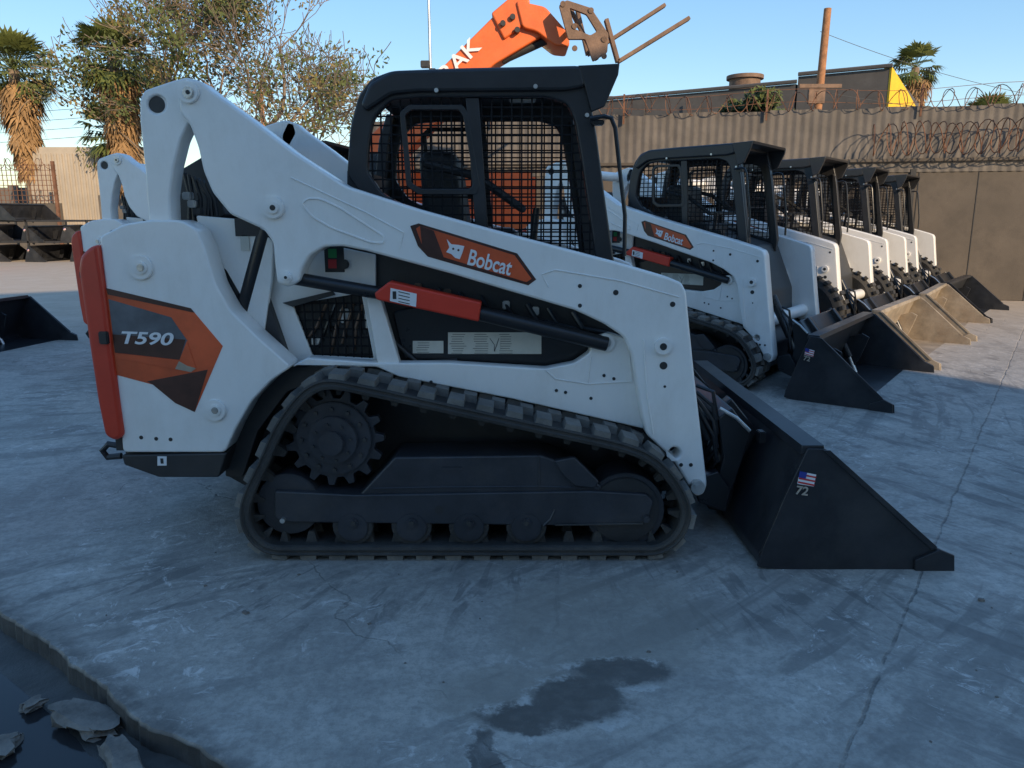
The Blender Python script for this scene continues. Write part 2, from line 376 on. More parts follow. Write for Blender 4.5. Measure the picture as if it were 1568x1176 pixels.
plate('cab_visor', [(886,100),(949,97),(947,105),(888,108)], .42, 1.26, 'cab_black', .004)
plate('cab_rear_post', [(531,268),(538,190),(552,140),(566,145),(556,195),(549,290)], .45, .56, 'cab_black', .006, .01, True)
plate('cab_rear_sill', [(531,262),(556,262),(556,330),(531,330)], .45, 1.23, 'cab_black', .006)
plate('cab_front_post', [(893,150),(906,165),(914,210),(926,300),(941,405),(938,440),(922,440),(912,330),(900,230)], .45, .50, 'cab_black', .004, .01, True)
tube_emit('door_handle_bar', [E3(*p,.36) for p in [(903,181),(925,178),(936,181),(942,196),(949,260),(957,330),(956,392)]], .009, 'gloss_black', 8); mir()
box('handle_bracket', E3(915,188,.40), (.05,.05,.02), 'gloss_black'); cylY('roof_screw',820,132,3,.39,.4,'steel'); cylY('roof_screw',668,138,3,.39,.4,'steel'); cylY('roof_screw',899,176,3,.41,.42,'steel')
plate('seat_back', [(640,236),(668,228),(700,236),(716,350),(650,350)], .63, 1.05, 'charcoal', .03, .04)
plate('seat_cushion', [(640,345),(790,350),(795,385),(640,385)], .60, 1.08, 'charcoal', .02, .03)
tube_emit('lap_bar', [E3(650,250,.55), E3(730,270,.55), E3(800,320,.55), E3(800,320,1.13), E3(730,270,1.13), E3(650,250,1.13)], .018, 'charcoal', 8)
for yy in (.55, 1.13): cyl('joystick', E3(815,380,yy), E3(822,318,yy), .016, 'gloss_black'); box('console', E3(820,395,yy), (.14,.1,.14), 'charcoal')
box('dome_lamp', E3(800,150,.8), (.12,.1,.03), 'label')
# ---- front linkage
cyl('arm_cross_tube', E3(1020,650,.2), E3(1020,650,.2)+Vector((0,1.28,0)), .055, 'white_paint')
plate('quick_attach', [(1078,650),(1120,610),(1160,660),(1130,720),(1118,785),(1085,780),(1070,745)], .42, .50, 'gloss_black', .006, .01, True)
plate('quick_attach_frame', [(1100,640),(1122,625),(1150,665),(1112,780),(1090,770),(1108,700)], .30, 1.38, 'gloss_black', .006, .01)
plate('quick_attach_lug', [(1060,735),(1100,722),(1120,750),(1112,785),(1070,770)], .27, .34, 'gloss_black', .006, .01, True)
for yy in (.36, 1.32):
    cyl('tilt_cylinder', E3(1030,560,yy), E3(1085,670,yy), .035, 'gloss_black'); cyl('tilt_rod', E3(1083,666,yy), E3(1100,705,yy), .018, 'steel')
for i in range(4): tube_emit('front_hose', [E3(1066,590+i*10,.33), E3(1092,600+i*22,.30), E3(1098,640+i*22,.30), E3(1080,680+i*16,.36)], .009, 'gloss_black', 8)
tube_emit('lock_lever', [E3(1102,625,.3), E3(1128,640,.28), E3(1148,660,.28)], .008, 'steel', 8); box('lock_spring', E3(1165,668,.28),(.03,.05,.05),'gloss_black')
# ---- bucket
TAG[0] = 'bucket'
yb = -.07
plate('bucket_side', [(1237,687),(1265,688),(1300,715),(1432,838),(1462,851),(1462,880),(1402,881),(1330,877),(1180,871),(1160,868),(1168,840),(1200,765)], yb, yb+.014, 'bucket_black', .003, .006, True)
plate('bucket_side_wear', [(1402,858),(1440,842),(1462,851),(1462,881),(1402,881)], yb-.014, yb+.002, 'bucket_black', .003, 0, True)
plate('bucket_side_rib', [(1262,690),(1272,690),(1436,838),(1428,843)], yb-.008, yb+.002, 'bucket_black', .002, 0, True)
shell = [E(*p, yb) for p in [(1240,688),(1206,765),(1180,820),(1163,850),(1163,867),(1180,874),(1400,879),(1458,880)]]
shell = shell + [E(*p, yb) for p in [(1458,876),(1400,873),(1190,866),(1176,858),(1176,846),(1192,815),(1216,765),(1250,690)]]
plate('bucket_shell', shell, yb+.012, W-yb-.012, 'bucket_black', .002, .01, local=True)
plate('bucket_cutting_edge', [(1395,872),(1462,876),(1462,883),(1395,881)], yb, W-yb, 'bucket_black', .002)
plate('bucket_top_rail', [(1228,682),(1262,682),(1264,694),(1226,696)], yb+.01, W-yb-.01, 'bucket_black', .004)
plate('bucket_back_rib', [(1160,705),(1205,690),(1225,700),(1200,760),(1150,840),(1130,830),(1150,760)], .35, .37, 'bucket_black', .003, 0, True)
plate('flag_sticker', [(1225,722),(1250,727),(1246,745),(1221,741)], yb-.0025, yb, 'decal_white', .0003)
for k in range(3): plate('flag_stripe', [(1225-k*1.3,725+k*6),(1250-k*1.3,730+k*6),(1249.5-k*1.3,732.5+k*6),(1224.5-k*1.3,727.5+k*6)], yb-.0035, yb-.001, 'flag_red', .0002)
plate('flag_canton', [(1225,722),(1236,724),(1234,733),(1223,731)], yb-.0045, yb-.001, 'flag_blue', .0002)
cx, cz = E(1228,751, yb); text('size_text', '72', cx, cz, yb-.003, .048, .036, 'stucco', radians(8), 0, .02)
# ---- undercarriage with rubber track
TAG[0] = 'track'
tp = [(500,573),(560,582),(700,613),(850,646),(960,671),(1010,693),(1042,725),(1062,760),(1068,790),(1058,822),(1035,847),(1000,860),(930,861),(700,861),(500,861),(425,860),(388,847),(364,818),(357,785),(364,752),(388,700),(408,655),(432,617),(462,586)]
tp = [Vector(E(*p, 0)) for p in tp]
tp = [Vector((p.x, max(p.y, 0.0))) for p in tp]
def crom(P, n=24):
    out = []; N = len(P)
    for i in range(N):
        p0, p1, p2, p3 = P[i-1], P[i], P[(i+1) % N], P[(i+2) % N]
        for j in range(n):
            t = j/n
            out.append(.5*((2*p1)+(p2-p0)*t+(2*p0-5*p1+4*p2-p3)*t*t+(3*p1-p0-3*p2+p3)*t**3))
    return out
dense = crom(tp)
dense = [Vector((p.x, max(p.y, .0))) for p in dense]
Ls = [0]
for i in range(len(dense)): Ls.append(Ls[-1]+(dense[(i+1) % len(dense)]-dense[i]).length)
tot = Ls[-1]; NP = 38; SUB = 11
def at(s):
    s %= tot
    lo, hi = 0, len(Ls)-1
    while hi-lo > 1:
        m = (lo+hi)//2
        if Ls[m] <= s: lo = m
        else: hi = m
    a, b = dense[lo], dense[(lo+1) % len(dense)]; t = (s-Ls[lo])/max(1e-9, Ls[lo+1]-Ls[lo])
    return a.lerp(b, t)
def nrm(s):
    d = (at(s+.02)-at(s-.02)).normalized(); return Vector((-d.y, d.x))
SGN = 1 if nrm(0).y > 0 else -1
def TP(s, off, y):
    p = at(s)+nrm(s)*off*SGN; return Vector((p.x, y, p.y))
bm = bmesh.new(); NS = NP*SUB; rings = []
sec = [(-.030,.03),(-.022,.012),(-.024,.002),(-.030,.0),(-.035,.006),(-.042,.006),(-.048,0),(-.060,.003),(-.064,.014),(-.054,.03),(-.054,.29),(-.064,.306),(-.060,.317),(-.028,.32),(-.022,.308),(-.030,.29)]
for i in range(NS): rings.append([bm.verts.new(TP(tot*i/NS, o, yy)) for o, yy in sec])
for i in range(NS):
    a, b = rings[i], rings[(i+1) % NS]
    for k in range(len(sec)): bm.faces.new((a[k], a[(k+1) % len(sec)], b[(k+1) % len(sec)], b[k]))
bmesh.ops.recalc_face_normals(bm, faces=bm.faces)
bm_emit('track_belt', bm, 'rubber'); mir()
bm = bmesh.new()
def lug(bm, s0, s1, o0, o1, y0, y1, tp_=.005):
    v = []
    for o, ins in ((o0, 0), (o1, tp_)):
        for s, yy in ((s0+ins, y0+ins*.5), (s1-ins, y0+ins*.5), (s1-ins, y1-ins*.5), (s0+ins, y1-ins*.5)): v.append(bm.verts.new(TP(s, o, yy)))
    for f in ((0,1,2,3),(4,5,6,7),(0,1,5,4),(1,2,6,5),(2,3,7,6),(3,0,4,7)): bm.faces.new([v[k] for k in f])
P_ = tot/NP
for i in range(NP):
    s = i*P_
    lug(bm, s, s+P_*.6, -.031, 0, .010, .125)
    lug(bm, s+P_*.45, s+P_*.98, -.031, 0, .135, .205)
    lug(bm, s, s+P_*.6, -.031, 0, .215, .31)
bmesh.ops.recalc_face_normals(bm, faces=bm.faces)
bm_emit('track_lugs', bm, 'lug_rubber'); mir()
bm = bmesh.new()
for i in range(NP):
    s = i*P_+.01
    lug(bm, s, s+P_*.4, -.054, -.098, .07, .11, .012); lug(bm, s, s+P_*.4, -.054, -.098, .18, .22, .012)
bmesh.ops.recalc_face_normals(bm, faces=bm.faces)
bm_emit('track_guides', bm, 'rubber'); mir()
sx, sz = E(511,672,.08); R = .205
star = []
for i in range(15):
    for da, rr in ((-.3, .165),(-.14, .2),(.14, .2),(.3, .165)):
        a = (i+da)/15*2*pi; star.append((sx+rr*cos(a), sz+rr*sin(a)))
plate('sprocket', star, .09, .125, 'frame_black', .003, .004, True, True)
cylY('sprocket_disc', 511,672,58,.07,.16,'frame_black'); mir()
cylY('drive_hub', 509,675,38,.045,.10,'frame_black'); mir()
cylY('drive_cap', 506,680,20,.02,.08,'frame_black', r2=.035); mir()
for i in range(12):
    a = i*pi/6; cyl('hub_bolt', (sx+.125*cos(a), .058, sz+.125*sin(a)), (sx+.125*cos(a), .08, sz+.125*sin(a)), .009, 'rubber', seg=6, bev=0)
for i in range(8):
    a = i*pi/4+.2; cyl('cap_bolt', (sx+.075*cos(a), .035, sz-.005+.075*sin(a)), (sx+.075*cos(a), .05, sz-.005+.075*sin(a)), .006, 'rubber', seg=6, bev=0)
plate('track_frame', [(420,752),(545,758),(905,752),(990,757),(1001,768),(992,800),(978,804),(850,805),(432,800),(420,792)], .05, .27, 'frame_black', .006, .01, True)
plate('track_frame_box', [(548,760),(604,700),(828,697),(872,712),(922,745),(915,762)], .065, .27, 'frame_black', .008, .01, True)
tube_emit('frame_weld', [E3(*p,.064) for p in [(572,748),(680,746),(828,745),(915,748)]], .004, 'frame_black', 6)
tube_emit('frame_weld', [E3(*p,.064) for p in [(825,698),(826,745)]], .004, 'frame_black', 6)
tube_emit('frame_bump', [E3(*p,.05) for p in [(832,805),(843,795),(850,780)]], .005, 'frame_black', 6)
plate('tensioner_cover', [(848,706),(880,700),(918,738),(910,748),(880,745),(862,728)], .05, .08, 'frame_black', .006, .01, True)
tube_emit('frame_lower_lip', [E3(*p,.045) for p in [(850,804),(985,802)]], .004, 'rubber', 6)
cylY('frame_hole', 672,781,8,.0485,.06,'label_ink')
box('frame_step', E3(692,718,.06), (.08,.004,.012), 'frame_black', 0)
for px in (540,630,718,806):
    cylY('bottom_roller', px, 806, 32, .055, .25, 'rubber'); mir()
    cylY('roller_rim', px, 808, 24, .046, .07, 'frame_black'); cylY('roller_cap', px, 802, 8, .035, .055, 'frame_black')
    cylY('roller_bolt', px, 802, 4, .028, .04, 'rubber')
cylY('rear_idler', 442,772,50,.08,.25,'frame_black'); mir()
cylY('front_idler', 957,782,62,.08,.25,'frame_black'); mir()
cylY('front_idler_rim', 957,782,54,.07,.09,'charcoal'); cylY('idler_bolt', 990,796,6,.03,.06,'frame_black'); cylY('idler_bolt', 432,798,4,.03,.06,'steel')
# ---- wheel set for the wheeled loaders
TAG[0] = 'wheel'
for wx in (-.50, .42):
    bm = bmesh.new(); prof = [(.2,.03),(.33,.0),(.385,.03),(.395,.08),(.395,.2),(.385,.25),(.33,.28),(.2,.25)]
    NN = 40; rg = []
    for i in range(NN):
        a = 2*pi*i/NN; rg.append([bm.verts.new((wx+r*cos(a), yy, .395+r*sin(a))) for r, yy in prof])
    for i in range(NN):
        for k in range(len(prof)-1): bm.faces.new((rg[i][k], rg[i][k+1], rg[(i+1) % NN][k+1], rg[(i+1) % NN][k]))
    bmesh.ops.recalc_face_normals(bm, faces=bm.faces); bm_emit('tyre', bm, 'tire'); mir()
    bm = bmesh.new()
    for i in range(26):
        a = 2*pi*i/26
        for s, (ya, yb2) in ((0, (.0,.14)), (.12, (.14,.28))):
            rot = Matrix.Rotation(-(a+s)+pi/2, 3, 'Y')
            box('', (wx+.40*cos(a+s), (ya+yb2)/2, .395+.40*sin(a+s)), (.04,.13,.03), '', bm=bm, rot=rot)
    bm_emit('tyre_lugs', bm, 'tire'); mir()
    cyl('rim', (wx,.05,.395), (wx,.2,.395), .2, 'orange_red'); mir(); cyl('hub', (wx,.02,.395), (wx,.1,.395), .07, 'white_paint'); mir()
flush()
box('chain_case', (-.04,.33,.42), (1.3,.12,.3), 'charcoal', .01); mir()
TR = ('body','bucket','track'); WH = ('body','bucket','wheel')
place('compact_track_loader', LOADER, (0, D0, 0), 0, TR)
LM = merge(LOADER)
row = Vector((1.22,1.62,0)); O = Vector((1.34,6.39,0)); TH = radians(-36)
tan = {'bucket_black':'worn_steel'}
place('compact_track_loader', LM, O, TH, TR)
place('skid_steer_loader', LM, O+row, TH+radians(-1.5), WH, tan)
place('skid_steer_loader', LM, O+row*2+Vector((.05,0,0)), TH+radians(1), WH, tan)
place('skid_steer_loader', LM, O+row*3, TH-radians(2), WH)
place('compact_track_loader', LM, (-1.98,6.1,0), radians(-8), TR)
place('compact_track_loader', LM, (-6.9,7.2,0), radians(-9), TR)
place('skid_steer_loader', LM, (-16.35,22.3,0), radians(176), WH, {'white_paint':'orange_red'})
for i, (x, yy, z, a) in enumerate([(-17.6,24.6,0,8),(-16.3,24.9,0,-10),(-17.5,24.6,.66,12),(-16.4,24.9,.62,-6),(-15.0,24.8,0,5),(-17.0,24.8,1.3,-12),(-15.3,24.8,.64,14)]):
    place('loader_bucket', LM, (x, yy, z), radians(a), ('bucket',), None)
# ================================================================ TELEHANDLER
TEL = start('')
def pl2(name, pts, Y0, Y1, mat, bev=.01, r=.0):
    plate(name, [tr(p[0], p[1], Y0) for p in pts], Y0, Y1, mat, bev, r, local=True)
pl2('boom', [(470,298),(678,102),(762,18),(792,-6),(826,20),(845,46),(756,99),(530,330)], 10.75, 11.2, 'lift_orange', .02, .05)
pl2('boom_inner', [(752,20),(790,-12),(812,0),(800,40),(772,60)], 10.70, 11.25, 'lift_orange', .02, .03)
pl2('boom_nose', [(790,0),(835,10),(872,52),(872,72),(850,70),(822,48),(800,42)], 10.66, 11.29, 'lift_orange', .02, .05)
cyl('boom_ram', T3(768,92,10.9), T3(838,60,10.9), .06, 'charcoal')
for px, py in ((785,25),(770,35),(792,45)): c = T3(px,py,10.64); cyl('boom_bolt', c, c+Vector((0,.1,0)), .035, 'label_ink')
text('boom_lettering', 'TRAK', *tr(694,100,10.72), 10.72, .85, .2, 'decal_white', radians(-43), .0, .015)
for yy in (10.4, 11.6):
    plate('carriage_side', [[tr(*p, yy-.03) for p in [(856,8),(868,0),(905,12),(932,52),(930,80),(908,94),(896,60),(870,60)]],[tr(*p, yy-.03) for p in [(872,12),(898,22),(914,48),(904,54),(880,44)]]], yy-.03, yy+.03, 'rusty_steel', .005, .02, local=True)
for a, b in (((862,6),(905,16)),((880,40),(925,60)),((880,74),(925,86))):
    for p in (a, b): cyl('carriage_bar', T3(*p,10.35), T3(*p,11.65), .035, 'rusty_steel')
for yy in (10.55,10.85,11.15,11.45): cyl('carriage_upright', T3(868,4,yy), T3(914,92,yy), .03, 'rusty_steel', seg=8)
def bar(name, a, b, w, h, mat):
    d = (b-a); R3 = d.to_track_quat('X','Z').to_matrix(); box(name, (a+b)/2, (d.length, w, h), mat, .004, R3)
fa = T3(900,84,11.45); fb = T3(1018,8,11.45); fc = T3(946,95,10.5); fd = T3(1055,28,10.5)
bar('fork', fa, fb, .12, .045, 'rusty_steel'); bar('fork', fc, fd, .12, .045, 'rusty_steel')
bar('fork_shank', fa, T3(884,16,11.45), .12, .05, 'rusty_steel'); bar('fork_shank', fc, T3(928,30,10.5), .12, .05, 'rusty_steel')
box('chassis', (-1.6,11.3,1.0), (4.6,1.2,.6), 'lift_orange', .03)
box('engine_hood', (-.6,12.0,1.55), (1.9,.8,.9), 'lift_orange', .06)
box('boom_tower', (-3.3,11.1,1.5), (.9,.9,1.2), 'lift_orange', .05)
box('operator_cab', (-1.9,10.35,1.6), (1.2,.8,1.2), 'lift_orange', .06); box('cab_glass', (-1.9,9.945,1.85), (.95,.02,.6), 'glass_dark', .005)
for wx in (-3.3, .3):
    for wy in (10.2, 12.4):
        cyl('tyre', (wx, wy-.2, .62), (wx, wy+.2, .62), .62, 'tire', seg=36, bev=.06); cyl('rim', (wx, wy-.22, .62), (wx, wy+.22, .62), .3, 'lift_orange')
flush(); place('telehandler', TEL, (0,.0,0))
# ================================================================ SETTING
def ground_mat():
    m = bpy.data.materials.new('concrete_yard'); m.use_nodes = True; nt = m.node_tree; b = nt.nodes['Principled BSDF']; L = nt.links.new
    tc = nt.nodes.new('ShaderNodeTexCoord'); OB = tc.outputs['Object']
    def nz(scale, detail=5, rough=.6, vec=OB, dist=0):
        n = nt.nodes.new('ShaderNodeTexNoise'); n.inputs['Scale'].default_value = scale; n.inputs['Detail'].default_value = detail; n.inputs['Roughness'].default_value = rough; n.inputs['Distortion'].default_value = dist
        L(vec, n.inputs['Vector']); return n.outputs['Fac']
    def mth(op, a, b_=None, c=None):
        n = nt.nodes.new('ShaderNodeMath'); n.operation = op
        for i, v in enumerate((a, b_, c)):
            if v is None: continue
            if isinstance(v, (int, float)): n.inputs[i].default_value = v
            else: L(v, n.inputs[i])
        return n.outputs[0]
    def mr(v, a, b_, c=0, d=1, smooth=True):
        n = nt.nodes.new('ShaderNodeMapRange'); n.interpolation_type = 'SMOOTHSTEP' if smooth else 'LINEAR'
        L(v, n.inputs[0])
        for i, x in zip((1,2,3,4), (a, b_, c, d)): n.inputs[i].default_value = x
        return n.outputs[0]
    def mix(f, a, c, mode='MIX'):
        n = nt.nodes.new('ShaderNodeMix'); n.data_type = 'RGBA'; n.blend_type = mode
        if isinstance(f, (int, float)): n.inputs[0].default_value = f
        else: L(f, n.inputs[0])
        for i, v in ((6, a), (7, c)):
            if isinstance(v, tuple): n.inputs[i].default_value = (*v, 1)
            else: L(v, n.inputs[i])
        return n.outputs[2]
    sep = nt.nodes.new('ShaderNodeSeparateXYZ'); L(OB, sep.inputs[0]); X, Y = sep.outputs[0], sep.outputs[1]
    n1 = nz(.45, 5, .6); n2 = nz(3.5, 7, .7); n3 = nz(38, 5, .75); n4 = nz(1.3, 8, .72, dist=.8); n5 = nz(11, 5, .7)
    col = ramp(nt, n1, [(.3, (.47,.43,.375)), (.7, (.55,.505,.44))])
    col = mix(mr(n4, .40, .60, 0, .8), col, (.35,.325,.29))
    col = mix(mr(n2, .50, .66, 0, .55), col, (.62,.58,.52))
    col = mix(mr(n5, .44, .60, 0, .4), col, (.28,.262,.235))
    col = mix(mr(n3, .42, .62, .0, .4), col, (.21,.197,.18))
    def arcs(cx, cy, fr, fa, lo, hi, seed):
        dx = mth('SUBTRACT', X, cx); dy = mth('SUBTRACT', Y, cy); rad = mth('SQRT', mth('ADD', mth('MULTIPLY', dx, dx), mth('MULTIPLY', dy, dy))); ang = mth('ARCTAN2', dy, dx)
        cv = nt.nodes.new('ShaderNodeCombineXYZ'); L(mth('MULTIPLY', rad, fr), cv.inputs[0]); L(mth('MULTIPLY', ang, fa), cv.inputs[1]); cv.inputs[2].default_value = seed
        return mr(nz(1.0, 4, .62, cv.outputs[0], .8), lo, hi)
    right = mth('MULTIPLY', mr(mth('SUBTRACT', X, mth('MULTIPLY', Y, .22)), .2, 1.3, .0, 1), mr(n4, .35, .6, .3, 1))
    col = mix(mth('MULTIPLY', mth('MULTIPLY', arcs(4.6,-1.2,2.2,46,.50,.60,0), .75), right), col, (.17,.16,.15))
    col = mix(mth('MULTIPLY', mth('MULTIPLY', arcs(-4.5,9.0,8,9,.50,.62,3), .65), mr(n1, .40, .56, .15, 1)), col, (.19,.18,.165))
    near = mr(mth('ABSOLUTE', mth('SUBTRACT', Y, 2.65)), .15, .5, 1, .15)
    col = mix(mth('MULTIPLY', mth('MULTIPLY', arcs(.4,5.2,3.0,34,.53,.60,7), .65), mth('MULTIPLY', near, mr(n4,.4,.56,.2,1))), col, (.15,.142,.132))
    sc1 = mth('MULTIPLY', mr(nz(7, 8, .78, dist=2.0), .55, .64), mr(nz(1.1, 3), .46, .58))
    col = mix(mth('MULTIPLY', sc1, .7), col, (.76,.72,.67))
    wn = nt.nodes.new('ShaderNodeTexNoise'); wn.inputs['Scale'].default_value = 1.6; wn.inputs['Detail'].default_value = 7; L(OB, wn.inputs['Vector'])
    va = nt.nodes.new('ShaderNodeVectorMath'); va.operation = 'MULTIPLY_ADD'; L(wn.outputs['Color'], va.inputs[0]); va.inputs[1].default_value = (.7,.7,0); L(OB, va.inputs[2])
    vo = nt.nodes.new('ShaderNodeTexVoronoi'); vo.feature = 'DISTANCE_TO_EDGE'; vo.inputs['Scale'].default_value = .36; L(va.outputs[0], vo.inputs['Vector'])
    crack = mth('MULTIPLY', mr(vo.outputs['Distance'], .0004, .0022, .5, 0), mr(n4, .42, .56))
    wob = mth('MULTIPLY', mth('SUBTRACT', n2, .5), .05)
    def line(px, py, dx, dy, w, per=None):
        l = sqrt(dx*dx+dy*dy); nx, ny = dy/l, -dx/l
        d = mth('ADD', mth('MULTIPLY', mth('SUBTRACT', X, px), nx), mth('MULTIPLY', mth('SUBTRACT', Y, py), ny))
        d = mth('ADD', d, wob)
        if per: d = mth('PINGPONG', mth('ADD', d, per*100), per)
        return mr(mth('ABSOLUTE', d), w*.3, w, 1, 0)
    j = mth('MULTIPLY', line(.87,1.76,2.68,3.8,.007,4.0), mr(n5, .38, .6, .15, .8))
    j2 = mth('MULTIPLY', line(-1.8,4.2,3.8,-.9,.005,5.0), mr(n4, .45, .55, 0, .5))
    cr = mth('MAXIMUM', mth('MAXIMUM', crack, j), j2)
    col = mix(mth('MULTIPLY', cr, .7), col, (.09,.087,.083))
    wx = mth('ADD', X, mth('MULTIPLY', mth('SUBTRACT', n2, .5), .30)); wy = mth('ADD', Y, mth('MULTIPLY', mth('SUBTRACT', n5, .5), .16))
    def blob(cx, cy, rx, ry):
        a = mth('DIVIDE', mth('SUBTRACT', wx, cx), rx); c = mth('DIVIDE', mth('SUBTRACT', wy, cy), ry)
        return mth('SQRT', mth('ADD', mth('MULTIPLY', a, a), mth('MULTIPLY', c, c)))
    damp = mth('MINIMUM', mth('MINIMUM', blob(.31,2.12,.15,.08), blob(.20,1.99,.15,.12)), mth('MINIMUM', blob(.07,1.90,.15,.08), blob(-.07,1.72,.05,.16)))
    wet = mth('MULTIPLY', mr(damp, .72, 1.08, 1, 0), mr(n5, .3, .55, .75, 1))
    halo = mr(mth('MINIMUM', blob(.32,2.42,.42,.36), blob(.05,2.0,.3,.16)), .70, 1.15, 1, 0)
    col = mix(mth('MULTIPLY', halo, .6), col, (.30,.27,.225))
    col = mix(mth('MULTIPLY', wet, .8), col, (.085,.079,.072))
    rim = mth('MULTIPLY', mr(damp, 1.05, 1.25, 1, 0), mth('SUBTRACT', 1.0, wet)); col = mix(mth('MULTIPLY', rim, mr(n5, .48, .62, 0, .55)), col, (.68,.65,.60))
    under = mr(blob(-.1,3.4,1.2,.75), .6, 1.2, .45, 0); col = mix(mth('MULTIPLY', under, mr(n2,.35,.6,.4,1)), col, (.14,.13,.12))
    Z = sep.outputs[2]; low = mr(Z, -.012, -.001, 1, 0); col = mix(low, col, (.04,.037,.034))
    dn = mth('ADD', mth('MULTIPLY', X, .6), mth('MULTIPLY', Y, .8)); edge = mth('MULTIPLY', mr(mth('ABSOLUTE', mth('SUBTRACT', dn, .92)), .0, .10, .75, 0), mr(n5, .35, .6, .4, 1)); col = mix(edge, col, (.11,.10,.09))
    col = mix(mr(mth('SUBTRACT', Y, 5.5), 0, 7, 0, .7), col, (.58,.46,.33))  # far concrete painted warmer with distance, standing in for sunlight on the yard
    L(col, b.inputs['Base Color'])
    r = mth('SUBTRACT', mr(n4, .3, .7, .5, .8), mth('MULTIPLY', wet, .22)); r = mth('SUBTRACT', r, mth('MULTIPLY', low, .15)); L(r, b.inputs['Roughness'])
    h = mth('ADD', mth('MULTIPLY', n3, .35), mth('ADD', mth('MULTIPLY', n2, .7), mth('MULTIPLY', cr, -1.2)))
    bp = nt.nodes.new('ShaderNodeBump'); bp.inputs['Strength'].default_value = .55; bp.inputs['Distance'].default_value = .014; L(h, bp.inputs['Height']); L(bp.outputs[0], b.inputs['Normal'])
    return m
MATS['ground'] = ground_mat()
A, Nn = Vector((.8,-.6,0)), Vector((.6,.8,0))
ss = [-400,-60,-12]+[-6+.02*i for i in range(400)]+[6,60,400]
def gprof(s):
    j = noise.fractal(Vector((s*2.2,3,0)), 1, 2, 5)*.03+noise.noise(Vector((s*14,1,5)))*.010+noise.noise(Vector((s*40,1,9)))*.005
    k = noise.noise(Vector((s*9,8,0)))*.01
    e = .912+j
    return [(400,0),(60,0),(12,0),(5,0),(e+.004,0),(e-.001,-.010+k*.5),(e-.004+k*.5,-.068),(e-.14+k*3,-.076),(.1,-.085),(-.58,-.08),(-.62,0),(-5,0),(-60,0),(-400,0)]
bm = bmesh.new(); rr = [[bm.verts.new(A*s+Nn*d+Vector((0,0,z))) for d, z in gprof(s)] for s in ss]
for i in range(len(ss)-1):
    for k in range(len(rr[0])-1): bm.faces.new((rr[i][k], rr[i][k+1], rr[i+1][k+1], rr[i+1][k]))
bmesh.ops.recalc_face_normals(bm, faces=bm.faces)
me = bpy.data.meshes.new('ground'); bm.to_mesh(me); bm.free()
if me.polygons[0].normal.z < 0: me.flip_normals()
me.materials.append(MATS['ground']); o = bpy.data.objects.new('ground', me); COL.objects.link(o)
m = bpy.data.materials.new('puddle_water'); m.use_nodes = True; b = m.node_tree.nodes['Principled BSDF']
b.inputs['Base Color'].default_value = (.03,.03,.032,1); b.inputs['Roughness'].default_value = .12; b.inputs['Specular IOR Level'].default_value = .25
nn = m.node_tree.nodes.new('ShaderNodeTexNoise'); nn.inputs['Scale'].default_value = 9; bp = m.node_tree.nodes.new('ShaderNodeBump'); bp.inputs['Strength'].default_value = .12; bp.inputs['Distance'].default_value = .01
m.node_tree.links.new(nn.outputs[0], bp.inputs['Height']); m.node_tree.links.new(bp.outputs[0], b.inputs['Normal'])
bm = bmesh.new(); vs = []
for s, d in ((-5,.80),(5,.80),(5,-.595),(-5,-.595)): vs.append(bm.verts.new(A*s+Nn*d+Vector((0,0,-.074))))
bm.faces.new(vs); bmesh.ops.subdivide_edges(bm, edges=bm.edges[:], cuts=3, use_grid_fill=True); bm.normal_update()
me = bpy.data.meshes.new('puddle_water'); bm.to_mesh(me); bm.free(); me.materials.append(m)
if me.polygons[0].normal.z < 0: me.flip_normals()
COL.objects.link(bpy.data.objects.new('puddle_water', me))
def chunk(name, loc, s, yaw, mat='rubble', seed=0):
    bm = bmesh.new(); bmesh.ops.create_cube(bm, size=1); bmesh.ops.subdivide_edges(bm, edges=bm.edges[:], cuts=4, use_grid_fill=True)
    for v in bm.verts:
        n = noise.noise_vector(v.co*2.2+Vector((seed*7.7,0,0))); v.co += Vector((n.x*.35, n.y*.35, n.z*.1)); n = noise.noise_vector(v.co*9+Vector((seed,0,0))); v.co += n*.04
        v.co = Vector((v.co.x*s[0], v.co.y*s[1], v.co.z*s[2]))
    bm.normal_update(); me = bpy.data.meshes.new(name); bm.to_mesh(me); bm.free(); me.materials.append(MATS[mat])
    fin(me, 25); o = bpy.data.objects.new(name, me); COL.objects.link(o); o.location = loc; o.rotation_euler = (random.uniform(-.08,.08), random.uniform(-.08,.08), yaw)
chunk('broken_concrete_slab', (-1.22,1.96,-.05), (.19,.085,.035), -.45, seed=1)
chunk('broken_concrete_slab', (-1.03,1.79,-.05), (.20,.06,.04), -.85, seed=2)
chunk('broken_concrete_slab', (-1.42,1.85,-.06), (.12,.09,.025), .3, seed=3)
chunk('broken_concrete_slab', (-1.42,2.04,-.06), (.05,.04,.025), .9, seed=5)
random.seed(31)
for i in range(26):
    cx, cy = random.uniform(-1.6,2.2), random.uniform(1.6,3.0)
    if cx*.6+cy*.8 < 1.0: continue
    s = random.choice((.003,.003,.004,.005,.009)); chunk('pebble', (cx, cy, s*.3), (s*2,s*1.4,s*1.2), i, seed=i+9)
